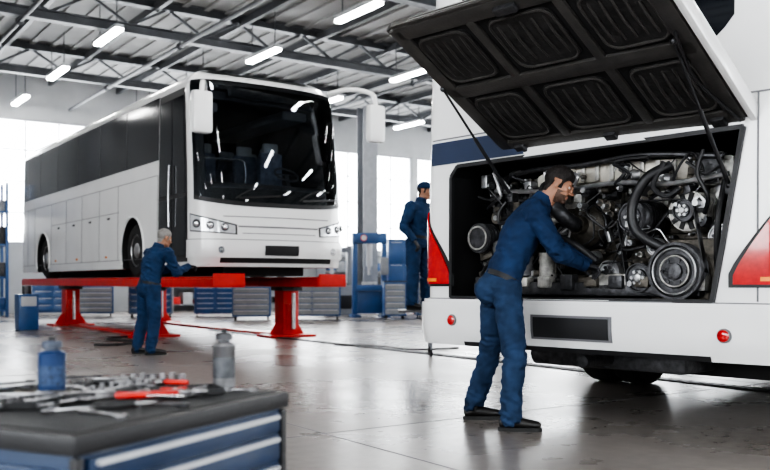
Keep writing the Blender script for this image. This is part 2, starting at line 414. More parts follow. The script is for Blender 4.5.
for sg in(-1,1):
    st=S.sy(1.86 if sg<0 else .75); en=S.sy(BL-.3)
    S.patch(q,sg*st,sg*en,3.06,4.12,.006,glass2,90,8)
    for y in [1.9+1.58*k for k in range(1,6)]: S.patch(q,sg*S.sy(y),sg*S.sy(y+.035),3.08,4.09,.009,blackp,2,6)
    S.patch(q,sg*S.sy(1.9),sg*S.sy(BL-.3),2.80,2.812,.004,seam,60,1)
    S.patch(q,sg*S.sy(1.9),sg*S.sy(BL-.3),1.40,1.412,.004,seam,60,1)
    S.patch(q,sg*S.sy(3.9),sg*S.sy(8.8),2.30,2.312,.004,seam,60,1)
    for y in (1.88,3.95,5.1,6.3,7.5,8.75,10.3,11.0): S.patch(q,sg*S.sy(y),sg*S.sy(y+.014),1.4,2.8,.004,seam,1,6)
    for y in (4.45,5.65,6.85,8.05): S.patch(q,sg*S.sy(y),sg*S.sy(y+.14),2.2,2.24,.012,blackp,2,1)
    for y in (2.2,4.6,6.6,8.3): S.patch(q,sg*S.sy(y),sg*S.sy(y+.1),1.46,1.5,.012,orange,2,1)
    for (y,z) in WC:
        pts=[(sg*1.365,y+.61*math.cos(A),z+.61*math.sin(A)) for A in [math.radians(-25+230*k/24) for k in range(25)]]
        pts=[p for p in pts if p[2]>1.26]
        q.tube(pts,.022,white,6,0)
S.patch(q,-S.sy(.56),-S.sy(1.82),1.32,4.10,.010,blackp,14,14)
for y0_,y1_ in((.62,1.17),(1.22,1.76)):
    S.patch(q,-S.sy(y0_),-S.sy(y1_),1.42,2.35,.020,glass2,6,6); S.patch(q,-S.sy(y0_),-S.sy(y1_),2.42,3.98,.020,glass2,6,8)
q.tube([S.pt(-S.sy(1.195),1.9,.07),S.pt(-S.sy(1.195),2.4,.08),S.pt(-S.sy(1.195),2.9,.07)],.015,chrome,8)
S.patch(q,S.sy(.50),S.sy(.72),2.6,4.0,.008,glass,4,8)
for sg,mx_,zt,zb_ in((-1,-1.50,3.84,3.20),(1,1.62,3.98,3.34)):
    q.box((mx_,-.30,(zt+zb_)/2),(.32,.17,zt-zb_),white,.07)
    q.box((mx_,-.21,(zt+zb_)/2-.02),(.26,.02,zt-zb_-.10),blackp,.02)
    q.tube([(-1.16,.36,4.00),(-1.30,.06,4.04),(-1.44,-.20,3.98),(mx_,-.30,zt-.05)] if sg<0 else [(1.10,.36,4.22),(1.3,.0,4.25),(1.58,-.26,4.16),(mx_,-.30,zt-.05)],.04,white,10)
for x0 in(-.75,.35):
    P=[S.pt(S.sx(x0+.62*k/6),2.32+.05*k/6+.16*math.sin(k/6*2.2),.035) for k in range(7)]
    q.tube(P,.010,blackp,6,0)
    q.beam(S.pt(S.sx(x0+.05),2.32,.05),S.pt(S.sx(x0+.75),2.38,.05),.012,.03,blackp)
q.box2((-.75,.6,1.10),(.75,BL-.6,1.26),bay,.03)
for y,z in WC: q.cyl((-1.05,y,1.5),(1.05,y,1.5),.09,dkmetal)
for y,z in WC:
    for sg in(-1,1): wheel(q,(sg*1.15,y,z),.485,.30,sg)
q.done('body_details',bus,MW1)
q=B()
q.loft([(-1.15,.72,2.46),(0,.62,2.46),(1.15,.72,2.46)],[(.16,.30)]*3,dashm,n=16,side=(0,0,1))
q.torus((.62,.98,2.86),(0,-.6,.8),.21,.018,dashm,28,8); q.cyl((.62,.98,2.86),(.62,.82,2.5),.03,dashm,n=10); q.beam((.42,.98,2.86),(.82,.98,2.86),.03,.02,dashm)
def seat(x,y):
    q.box((x,y,2.62),(.46,.48,.14),seatm,.05); q.box((x,y+.24,2.98),(.45,.13,.66),seatm,.06); q.box((x,y+.25,3.38),(.30,.11,.20),ltgrey,.05)
seat(.62,1.35)
for y in (1.95,2.7,3.45):
    for x in(-.88,-.40,.40,.88): seat(x,y)
q.tube([(-.2,.95,2.5),(-.2,.95,3.0),(-.5,1.0,3.05),(-1.05,1.0,3.05)],.018,chrome,8)
for x in(-.85,.85): q.box((x,2.6,3.92),(.5,3.0,.16),ltgrey,.05)
q.box((0,.62,4.00),(1.9,.12,.14),dashm,.03)
q.done('cabin_interior',bus,MW1)

q=B()
for sg in(-1,1):
    xr=sg*1.04; ys=-.25 if sg<0 else .15
    q.box2((xr-.28,ys,.915),(xr+.28,11.9,1.05),liftred,.015)
    q.box2((xr-.27,ys+.01,1.05),(xr+.27,11.85,1.083),liftred,.01)
    q.box2((xr-.26,ys-.02,.93),(xr+.26,ys,1.13),liftred)
POSTS=((-1.04,3.1),(-1.04,8.3),(1.04,1.75),(1.04,8.3))
for (x,y) in POSTS:
    q.box2((x-.46,y-.30,0),(x+.46,y+.30,.045),liftred,.01)
    q.box2((x-.16,y-.17,.045),(x+.16,y+.17,.915),liftred,.02)
    q.box2((x-.11,y-.22,.12),(x+.11,y+.22,.6),liftred,.02)
    for s in(-1,1):
        q.prism([(.16,.045),(.36,.045),(.16,.34)],lambda a,b,d,s=s,x=x,y=y:(x+s*a,y+d,b),-.02,.02,liftred)
    q.box2((x-.21,y-.22,.84),(x+.21,y+.22,.915),dkmetal,.01)
    q.cyl((x,y-.26,.15),(x,y-.26,.8),.035,steel,n=14)
for y in(2.4,8.3): q.box2((-1.04,y-.07,.93),(1.04,y+.07,1.03),liftred,.01)
q.box2((-1.16,3.4,0),(-.92,8.0,.05),liftred,.01); q.box2((.92,2.1,0),(1.16,8.0,.05),liftred,.01)
q.tube([(-1.5,3.0,.025),(-2.0,2.6,.02),(-1.7,1.6,.02),(-2.3,1.2,.02),(-2.6,1.3,.02)],.018,blackp,8)
q.done('vehicle_lift',mw=MW1)
q=B()
q.box2((-2.55,6.6,0),(-2.15,7.0,.75),cabblue,.03); q.box2((-2.5,6.58,.5),(-2.2,6.6,.7),ltgrey,.01); q.cyl((-2.35,6.8,.75),(-2.35,6.8,.92),.09,dkmetal)
q.done('hydraulic_pump_unit',mw=MW1)

# ---------------------------------------------------------------- RIGHT BUS (engine hatch open)
XD=V((.70,-.714,0)).normalized()
MW2=Matrix.Translation((1.335,6.215,0))@Matrix.Rotation(math.atan2(XD.y,XD.x),4,'Z')
bus2=empty('coach_bus')
def rk2(z):
    if z<.7: return .05*((.7-z)/.2)**2
    if z<1.4: return 0
    return .12*((z-1.4)/2.3)**2
def ins2(z):
    v=.0
    if z>3.4: k=(z-3.4)/.3; v+=.33*(1-math.sqrt(max(0,1-k*k)))
    return v
T=Shell(3.02,10.0,.5,3.7,.05,.16,rk2,ins2)
zs=[.5,.58,.7,.87,1.0,1.2,1.5,1.8,2.0,2.3,2.6,2.9,3.2,3.4]+[3.4+.3*math.sin(math.pi/2*k/7) for k in range(1,8)]
opening=[(-1.17,.875),(1.0,.875),(1.06,1.2),(1.19,1.95),(-1.10,1.92),(-1.17,1.84)]
cutters=[lambda q:q.prism(opening,lambda a,b,d:(a,d,b),-.5,1.35,bay)]
for sd in(-1,1):
    for yy in(2.6,8.0): cutters.append((lambda sd,yy:lambda q:q.cyl((sd*.85,yy,.5),(sd*1.7,yy,.5),.60,bay,n=36))(sd,yy))
cutshell(T,zs,'body_shell',bus2,MW2,cutters)
q=B()
wb=T.sy(.55)
T.patch(q,-wb,wb,.50,.84,.07,white,60,6,back=.08)
T.patch(q,-wb,wb,.84,.865,.05,white,60,1,back=.06)
T.patch(q,-wb,wb,.862,.872,.012,seam,60,1)
T.patch(q,T.sx(-1.0),T.sx(1.0),.500,.535,.075,blackp,30,1,back=.02)
T.patch(q,T.sx(-.325),T.sx(.335),.588,.765,.078,seam,10,3,back=.01)
T.patch(q,T.sx(-.30),T.sx(.31),.605,.748,.084,blackp,10,3,back=.01)
for xx,zz in((-1.10,.70),(1.10,.67)):
    P=T.pt(T.sx(xx),zz,.07); q.rev(P,(0,-1,0),[(-.01,.045),(.012,.045),(.018,.038),(.02,.02)],seam,24); q.rev(P,(0,-1,0),[(.0,.037),(.022,.037),(.028,.028),(.03,.01)],lampred,24)
for sg in(-1,1):
    a=sg*T.sx(1.14 if sg<0 else 1.10); b=sg*T.sy(.36)
    T.patch(q,a,b,.965,lambda u:1.05+.56*min(1,(u/.66))**.85,.010,blackp,20,8)
    T.patch(q,a+(b-a)*.05,b-(b-a)*.04,.985,lambda u:1.04+.545*min(1,(u/.64))**.85,.022,lampred,20,10)
    for f0 in (1.10,1.20,1.30): T.patch(q,a+(b-a)*.45,b-(b-a)*.06,f0,f0+.006,.026,seam,8,1,back=.004)
    T.patch(q,a+(b-a)*.3,b-(b-a)*.06,1.005,1.03,.026,orange,14,2,back=.004)
T.patch(q,T.sx(-1.40),T.sx(-.45),1.95,2.13,.012,navy,14,3)
T.patch(q,T.sx(-1.40),T.sx(1.40),2.15,2.16,.006,seam,30,1)
T.patch(q,T.sx(1.27),T.sx(1.28),.88,2.15,.006,seam,1,10)
pts=opening+[opening[0]]
for i in range(len(pts)-1):
    p0=T.pt(T.sx(pts[i][0]),pts[i][1],.008);p1=T.pt(T.sx(pts[i+1][0]),pts[i+1][1],.008); q.beam(p0,p1,.03,.03,blackp,up=(0,1,0))
def rw(u): return abs(2*u-1)
T.patch(q,T.sx(-1.12),T.sx(1.12),lambda u:2.50+.16*max(0,(rw(u)-.8)/.2)**2,lambda u:3.36-.1*max(0,(rw(u)-.85)/.15)**2,.008,glass,40,10)
for sg in(-1,1):
    T.patch(q,sg*T.sy(.6),sg*T.sy(9.6),2.3,3.3,.006,glass2,60,6)
    T.patch(q,sg*T.sy(.5),sg*T.sy(9.6),2.1,2.112,.004,seam,60,1)
    for y in (1.5,3.6,4.8,6.0,7.2): T.patch(q,sg*T.sy(y),sg*T.sy(y+.014),.6,2.1,.004,seam,1,4)
q.box2((-1.0,1.0,.30),(1.0,9.4,.52),bay,.02)
q.box2((-.55,.45,.35),(.6,1.0,.52),dkmetal,.04)
q.cyl((.0,.10,.43),(.0,.9,.43),.045,dkmetal,n=16); q.cyl((-.75,.6,.43),(.1,.6,.43),.09,dkmetal)
q.cyl((-1.1,2.6,.5),(1.1,2.6,.5),.11,dkmetal)
for sg in(-1,1):
    wheel(q,(sg*1.28,2.6,.5),.5,.3,sg); wheel(q,(sg*.95,2.6,.5),.5,.27,sg); wheel(q,(sg*1.28,8.0,.5),.5,.3,sg)
q.done('body_details',bus2,MW2)
# hatch
q=B()
hw0,hw1=-.66,1.25; HL=1.466; ang=math.atan2(.69,1.293)
xw=hw1-hw0
q.X=Matrix.Translation((0,.06,2.0))@Matrix(((1,0,0,0),(0,-math.cos(ang),-math.sin(ang),0),(0,math.sin(ang),-math.cos(ang),0),(0,0,0,1)))
vs=[];NX,NY=16,14
for o in(-.065,-.045):
    for j in range(NY+1):
        for i in range(NX+1):
            u=i/NX;v=j/NY; e=abs(2*u-1); yy=HL*v-(.07*max(0,(e-.75)/.25)**2 if j==NY else 0)
            vs.append((hw0+xw*u,yy,o+.05*v**6+.02*e**4))
w=NX+1;TT=w*(NY+1)
fs=[[j*w+i,j*w+i+1,(j+1)*w+i+1,(j+1)*w+i] for j in range(NY) for i in range(NX)]
fs+=[[TT+f for f in F] for F in fs]
q.add(vs,fs,white)
q.box((hw1,HL*.49,-.02),(.045,HL*.97,.10),white,.012); q.box((hw0,HL*.49,-.02),(.02,HL*.97,.06),ribm,.008)
q.box(((hw0+hw1)/2,HL-.02,.0),(xw-.12,.03,.05),ribm,.012)
q.box(((hw0+hw1)/2,HL*.49,-.02),(xw-.05,HL*.95,.05),bay,.005)
for x_ in(hw0+.07,hw1-.09): q.box((x_,HL*.5,.012),(.11,HL*.94,.035),ribm,.015)
for y_ in(.07,HL*.5,HL-.09): q.box(((hw0+hw1)/2,y_,.012),(xw-.1,.12,.035),ribm,.015)
for k in(1,2): q.box((hw0+xw*k/3,HL*.5,.012),(.07,HL*.92,.034),ribm,.015)
def rrect(x0,x1,y0,y1,r,n=5):
    out=[]
    for cx,cy,A0 in((x1-r,y1-r,0),(x0+r,y1-r,90),(x0+r,y0+r,180),(x1-r,y0+r,270)):
        for k in range(n+1): A=math.radians(A0+90*k/n); out.append((cx+r*math.cos(A),cy+r*math.sin(A)))
    return out
for i in range(3):
    for (y0,y1) in ((.15,HL*.44),(HL*.56,HL-.17)):
        x0=hw0+xw*i/3+.08+(.05 if i==0 else 0);x1=hw0+xw*(i+1)/3-.08-(.05 if i==2 else 0)
        q.prism(rrect(x0,x1,y0,y1,.09),lambda a,b,d:(a,b,d),-.02,.018,pad)
        rr=rrect(x0+.015,x1-.015,y0+.015,y1-.015,.08); q.tube([(a,b,.02) for a,b in rr+rr[:1]],.010,ribm,6,0)
        for kk in range(5):
            xx=x0+.07+(x1-x0-.14)*kk/4; q.tube([(xx,y0+.07,.012),(xx,(y0+y1)/2,.026),(xx,y1-.07,.012)],.010,ribm,6,3)
for x_ in (hw0+.2,hw0+xw*.5,hw1-.2): q.box((x_,.02,.03),(.09,.14,.05),dkmetal,.01)
q.box(((hw0+hw1)/2,HL-.1,.045),(.16,.06,.04),dkmetal,.01)
q.tube([(hw1-.06,.05,.05),(hw1-.16,.5,.05),(hw1-.1,.9,.05)],.01,blackp,6)
q.done('engine_hatch',bus2,MW2)
q=B()
for x_,z0_ in((-.60,1.66),(1.09,1.60)):
    p0=V((x_,.05,z0_));p1=V((x_-(.05 if x_<0 else 0),-.66,2.36)); mid=p0.lerp(p1,.55)
    q.cyl(p0,mid,.014,blackp,n=12); q.cyl(mid,p1,.009,blackp,n=10); q.ell(p0,(.022,)*3,dkmetal); q.ell(p1,(.022,)*3,dkmetal)
    q.box((x_,.08,z0_-.02),(.05,.08,.07),dkmetal,.01)
q.done('gas_struts',bus2,MW2)

# ---------------------------------------------------------------- ENGINE
q=B()
def pulley(c,r,w,mat=dkmetal,hub=steel,grooves=3):
    prof=[(w,.02),(w,r*.55),(w*.8,r*.6),(w*.8,r*.85),(w,r*.9)]
    for k in range(grooves): f=1-k/grooves; prof+=[(w*f,r),(w*(f-.5/grooves),r*.93)]
    prof+=[(0,r),(0,r*.5)]
    q.rev(c,(0,-1,0),prof,mat,36)
    q.rev(c,(0,-1,0),[(w,r*.3),(w+.02,r*.3),(w+.025,r*.22),(w+.025,.01)],hub,24)
    for k in range(6):
        A=k*math.pi/3; cc=V(c)+V((math.cos(A)*r*.42,-w,math.sin(A)*r*.42)); q.cyl(cc,cc+V((0,-.015,0)),.012,hub,n=6)
def ribcyl(p0,p1,r,mat,k=9):
    p0=V(p0);p1=V(p1); q.cyl(p0,p1,r*.93,mat)
    for i in range(k): f=(i+.5)/k; c=p0.lerp(p1,f); d=(p1-p0)/k*.25; q.cyl(c-d,c+d,r,mat)
q.box((.15,.85,1.12),(1.5,.7,.45),dirty,.05); q.box((.1,.85,1.45),(1.2,.6,.3),dirty,.05)
q.box((.1,.80,1.66),(1.1,.45,.16),alu,.05)
for k in range(6): q.box((-.38+.19*k,.56,1.62),(.12,.08,.16),alu,.02); q.cyl((-.38+.19*k,.5,1.62),(-.38+.19*k,.56,1.62),.02,steel,n=8)
q.box((-.1,.35,.95),(1.9,.4,.1),dkmetal,.02)
for k in range(10): q.box((-.95+.2*k,.16,1.0),(.11,.09,.07+.05*random.random()),random.choice((alu,dkmetal,steel,dirty)),.015)
q.box((.70,.40,1.08),(.5,.35,.42),dirty,.04)
pulley((.72,.16,1.07),.19,.10,dkmetal,dkmetal,5); q.torus((.72,.055,1.07),(0,1,0),.15,.006,steel,32,8)
q.torus((.72,.06,1.07),(0,1,0),.10,.006,alu,32,8)
pulley((.42,.20,1.03),.10,.07,dkmetal,steel); pulley((.16,.24,1.07),.085,.06,steel,dkmetal)
ribcyl((.74,.45,1.47),(.74,.20,1.47),.135,alu); pulley((.74,.20,1.47),.075,.06)
for k in range(10):
    A=k*.628; q.box((.74+.1*math.cos(A),.195,1.47+.1*math.sin(A)),(.03,.012,.05),bay,.0,Matrix.Rotation(-A+1.57,4,'Y'))
ribcyl((.34,.5,1.45),(.34,.24,1.45),.13,dkmetal,7); pulley((.34,.24,1.45),.11,.05,dkmetal,steel)
pulley((.93,.3,1.3),.07,.05,steel,dkmetal); pulley((.52,.22,1.24),.06,.05,steel,dkmetal)
q.box((.84,.5,1.74),(.3,.3,.2),alu,.04); q.cyl((.84,.34,1.74),(.84,.28,1.74),.09,dkmetal)
def belt(cs):
    for (c0,r0),(c1,r1) in zip(cs,cs[1:]+cs[:1]):
        c0=V(c0);c1=V(c1);d=(c1-c0).normalized();n=V((-d.z,0,d.x)); q.beam(c0+n*r0,c1+n*r1,.05,.008,blackp,up=n)
belt([((.72,.12,1.07),.19),((.42,.17,1.03),.10),((.34,.2,1.45),.11),((.74,.16,1.47),.075)])
q.rev((-.15,.45,1.42),(0,-1,0),[(-.05,.02),(-.05,.13),(0,.16),(.08,.16),(.12,.12),(.14,.07),(.2,.065),(.2,.055),(.1,.05)],dirty,32)
q.torus((-.15,.42,1.42),(0,1,0),.13,.05,dkmetal,28,10)
q.tube([(-.15,.25,1.42),(-.2,.12,1.5),(-.35,.15,1.68),(-.4,.4,1.75)],.055,dkmetal,14)
ribcyl((-.95,.42,1.56),(-.60,.42,1.62),.15,dkmetal,8); q.rev((-.60,.42,1.62),(1,0,.1),[(0,.14),(.03,.14),(.04,.1),(.04,.01)],steel,28)
ribcyl((-.82,.25,1.02),(-.82,.25,1.30),.09,steel,3); ribcyl((-.60,.28,1.05),(-.60,.28,1.32),.075,dkmetal,3); q.cyl((-.40,.25,1.0),(-.40,.25,1.22),.065,alu)
q.ell((-.82,.25,1.30),(.085,.085,.035),steel); q.ell((-.60,.28,1.32),(.07,.07,.03),blackp)
ribcyl((-1.0,.3,1.35),(-1.0,.15,1.35),.12,dkmetal,4); q.torus((-1.0,.14,1.35),(0,1,0),.09,.008,alu,24,6)
q.box((-1.0,.5,1.1),(.25,.3,.3),alu,.03)
q.box((.22,.42,1.79),(.95,.22,.16),beige,.05,Matrix.Rotation(.05,4,'Y')); q.box((-.35,.38,1.77),(.34,.25,.15),beige,.06,Matrix.Rotation(-.12,4,'Y'))
for k in range(7): q.box((-.12+.12*k,.30,1.80-.004*k),(.035,.03,.12),alu,.01)
q.tube([(-1.0,.3,1.78),(-.6,.28,1.86),(-.1,.26,1.86),(.4,.24,1.88),(.95,.28,1.82)],.022,dkmetal,10)
q.tube([(-.9,.24,1.72),(-.3,.2,1.68),(.2,.22,1.70),(.6,.2,1.66),(1.0,.25,1.7)],.018,steel,8)
q.tube([(.62,.2,1.78),(.52,.08,1.70),(.42,.06,1.52),(.45,.06,1.34),(.62,.12,1.22)],.034,blackp,12)
q.tube([(.60,.15,1.80),(.56,.08,1.64),(.64,.10,1.57),(.72,.14,1.62)],.018,blackp,10)
q.tube([(-.5,.2,1.22),(-.35,.1,1.35),(-.1,.12,1.28),(.05,.2,1.15)],.028,blackp,12)
q.tube([(1.0,.2,1.65),(.99,.12,1.4),(.97,.15,1.15),(.94,.25,.98)],.022,blackp,10)
q.tube([(.90,.1,1.85),(.86,.1,1.7),(.92,.12,1.55),(.86,.2,1.45)],.014,blackp,8)
ms=(alu,steel,dkmetal,dirty,dkmetal,blackp,dirty,dirty)
for k in range(300):
    x_=random.uniform(-1.08,1.0); z_=random.uniform(.98,1.84); y_=random.uniform(.22,.6)
    if abs(x_-.72)<.24 and abs(z_-1.07)<.24: y_=.5
    t=random.random(); m=random.choice(ms)
    if t<.4: q.box((x_,y_,z_),(random.uniform(.03,.13),random.uniform(.04,.1),random.uniform(.03,.11)),m,.01,Matrix.Rotation(random.choice((0,0,.4,-.3)),4,'Y'))
    elif t<.75:
        r_=random.uniform(.015,.05); q.cyl((x_,y_,z_),(x_,y_-random.uniform(.03,.09),z_),r_,m,n=14); q.cyl((x_,y_-.1,z_),(x_,y_,z_),r_*.45,steel,n=6)
    else:
        r_=random.uniform(.02,.04);l_=random.uniform(.06,.16); q.cyl((x_-l_/2,y_,z_),(x_+l_/2,y_,z_),r_,m,n=14); q.cyl((x_-l_/2-.012,y_,z_),(x_-l_/2+.01,y_,z_),r_*1.25,steel,n=6)
for k in range(40):
    x_=random.uniform(-1.05,.8); z_=random.uniform(1.0,1.85); y_=random.uniform(.12,.28)
    pts=[(x_,y_+.15,z_)]
    for j in range(4): x_+=random.uniform(-.12,.2); z_=min(1.86,max(.97,z_+random.uniform(-.16,.16))); x_=max(-1.1,min(.99,x_)); pts.append((x_,y_+random.uniform(-.03,.06),z_))
    q.tube(pts,random.choice((.005,.007,.010,.014)),random.choice((blackp,blackp,steel,blackp,dkmetal)),6,5)
q.box((.18,.26,.99),(.34,.22,.14),alu,.03)
q.done('engine',bus2,MW2)

# ---------------------------------------------------------------- PEOPLE
def remesh(q,vox,smooth=2):
    o=q.done('tmp',sharp=None); m=o.modifiers.new('r','REMESH'); m.mode='VOXEL'; m.voxel_size=vox; m.adaptivity=0
    me=evalmesh(o); bpy.data.objects.remove(o)
    bm=bmesh.new(); bm.from_mesh(me)
    for _ in range(smooth): bmesh.ops.smooth_vert(bm,verts=bm.verts,factor=.5,use_axis_x=True,use_axis_y=True,use_axis_z=True)
    bmesh.ops.recalc_face_normals(bm,faces=bm.faces); bm.normal_update()
    return bm
def bmobj(bm,name,mats,parent,mw=None):
    me=bpy.data.meshes.new(name)
    for f in bm.faces: f.smooth=True
    bm.to_mesh(me); bm.free()
    for m in mats: me.materials.append(m)
    o=bpy.data.objects.new(name,me); link(o,parent)
    if mw is not None: o.matrix_world=mw
    return o
def interp(vals,sub):
    out=[]
    for i in range(len(vals)-1):
        for k in range(sub):
            t=k/sub;t=t*t*(3-2*t);a,b=vals[i],vals[i+1]
            out.append(tuple(x+(y-x)*t for x,y in zip(a,b)) if isinstance(a,tuple) else a+(b-a)*t)
    out.append(vals[-1]); return out
def mkhead(parent,c,fwd,up,hair,beardon,cap=None):
    f=V(fwd).normalized(); u=V(up); u=(u-f*u.dot(f)).normalized(); r=f.cross(u)
    Mw=Matrix.Translation(V(c))@Matrix((r,f,u)).transposed().to_4x4()
    q=B(); E=lambda c,r:q.ell(c,r,skin,nu=24,nv=16)
    E((0,-.012,.035),(.076,.097,.084)); E((0,.028,-.015),(.063,.064,.085)); E((0,.028,-.072),(.052,.056,.04))
    E((0,.072,-.095),(.024,.020,.019)); E((0,.090,.0),(.010,.018,.032)); E((0,.112,-.026),(.0125,.015,.011))
    for s in(-1,1):
        E((s*.010,.100,-.031),(.010,.011,.008)); E((s*.028,.078,.026),(.026,.014,.010)); E((s*.042,.060,-.02),(.021,.023,.020))
        E((s*.079,-.008,-.005),(.009,.022,.034)); E((s*.03,.072,-.045),(.018,.018,.02))
        E((s*.045,.02,-.07),(.014,.03,.025))
    E((0,.088,-.058),(.024,.011,.006)); E((0,.086,-.069),(.021,.011,.007))
    q.loft([(0,-.02,-.02),(0,-.03,-.10),(0,-.05,-.19)],[(.058,.062),(.056,.06),(.062,.065)],skin,n=20,side=(1,0,0))
    bm=remesh(q,.0045,2)
    def hl(y):
        if y>.06: return .048
        if y>.035: return .048-(.06-y)/.025*.030
        if y>.0: return -.025
        if y>-.02: return .025
        return max(-.075,.025-(-.02-y)*2.4)
    def ear(p): return abs(p.x)>.075 and p.z<.03 and -.034<p.y<.02
    for v in bm.verts:
        p=v.co
        if p.z>hl(p.y)+.004 and not ear(p):
            k=min(1,(p.z-hl(p.y))/.03); v.co+=v.normal*(.007*k+.012*k*max(0,p.z)/.1*(1+ .5*noise.noise(p*60)))
    for F in bm.faces:
        p=F.calc_center_median(); F.material_index=0
        if p.z>hl(p.y) and not ear(p): F.material_index=1
        elif beardon and p.z<-.035 and p.y>.01 and p.z>-.125 and not(abs(p.x)<.022 and -.075<p.z<-.052 and p.y>.08) and not (p.z>-.05 and abs(p.x)<.012) and (p.z<-.055 or abs(p.x)>.055) : F.material_index=2
        elif abs(p.x)<.021 and -.075<p.z<-.053 and p.y>.088: F.material_index=3
    bmobj(bm,'head',[skin,hair,beard,lipm],parent,Mw)
    q=B()
    for s in(-1,1):
        q.ell((s*.030,.077,.004),(.0125,.0125,.010),eyew); q.ell((s*.030,.087,.004),(.005,.004,.005),eyed)
        q.ell((s*.030,.082,.012),(.015,.011,.006),skin); q.tube([(s*.014,.094,.024),(s*.03,.093,.031),(s*.046,.083,.026)],.004,hair,6)
    if cap:
        q.rev((0,-.012,.055),(0,0,1),[(-.015,.094),(.0,.102),(.03,.099),(.055,.080),(.072,.048),(.080,.005)],cap,28)
        q.prism([(-.06,.06),(.06,.06),(.055,.13),(.03,.155),(-.03,.155),(-.055,.13)],lambda a,b,d:(a,b,d),.046,.054,cap)
    q.done('face_features',parent,Mw)
def mkhand(parent,w,dr,back,sg,mat,curl=.5,name='hand'):
    y=V(dr).normalized(); z=V(back); z=(z-y*z.dot(y)).normalized(); x=y.cross(z)
    Mw=Matrix.Translation(V(w))@Matrix((x,y,z)).transposed().to_4x4()
    q=B(); q.loft([(0,-.03,0),(0,0,0),(0,.04,0),(sg*.001,.075,0),(0,.098,0)],[(.027,.021),(.028,.019),(.040,.017),(.044,.015),(.041,.011)],mat,n=20,side=(1,0,0))
    for k,(xo,L) in enumerate(((-.033,.058),(-.011,.074),(.011,.080),(.033,.072))):
        p=V((sg*xo,.088,0)); pts=[p-V((0,.02,0)),p]; A=.15+.05*k
        for j,f in enumerate((.45,.32,.23)):
            A+=curl*(.8,.9,.6)[j]*(1.1-.08*k); p=p+V((sg*xo*.12,math.cos(A),-math.sin(A)))*L*f*1.05; pts.append(p)
        q.loft(pts,[.0100,.0102,.0093,.0085,.0072],mat,n=12); q.ell(pts[-1],(.0075,.0075,.0075),mat)
    pts=[V((sg*.022,.015,-.004)),V((sg*.046,.042,-.014)),V((sg*.060,.070,-.028)),V((sg*.056,.096,-.042))]
    q.loft(pts,[.016,.0145,.0115,.009],mat,n=12); q.ell(pts[-1],(.009,.009,.009),mat)
    bm=remesh(q,.0032,2); bmobj(bm,name,[mat],parent,Mw)
def mkshoe(parent,ank,fd,name):
    f=V((fd[0],fd[1],0)).normalized(); r=V((f.y,-f.x,0)); a=V((ank[0],ank[1],0))
    Mw=Matrix.Translation(a)@Matrix((r,f,V((0,0,1)))).transposed().to_4x4()
    q=B()
    st=[(-.075,.030,.032),(-.05,.036,.036),(0,.038,.042),(.05,.040,.040),(.10,.045,.033),(.15,.047,.028),(.185,.040,.024),(.205,.022,.018)]
    q.loft([(0,y,.02+h) for y,w,h in st],[(w,h) for y,w,h in st],shoem,n=20,side=(1,0,0))
    q.loft([(0,-.02,.05),(0,-.015,.13)],[(.042,.05),(.04,.048)],shoem,n=18,side=(1,0,0))
    bm=remesh(q,.006,2)
    for v in bm.verts: v.co.z=max(v.co.z,.02)
    bmobj(bm,name,[shoem],parent,Mw)
    q=B(); out=[]
    for t in range(28):
        A=2*math.pi*t/28; yy=.065+.148*math.sin(A); ww=.047*(.86+.14*math.sin(A-.2)); out.append((ww*math.cos(A)*(1-.12*(yy<0)),yy))
    q.prism(out,lambda a,b,d:(a,b,d),0,.026,solem)
    q.done(name+'_sole',parent,Mw)
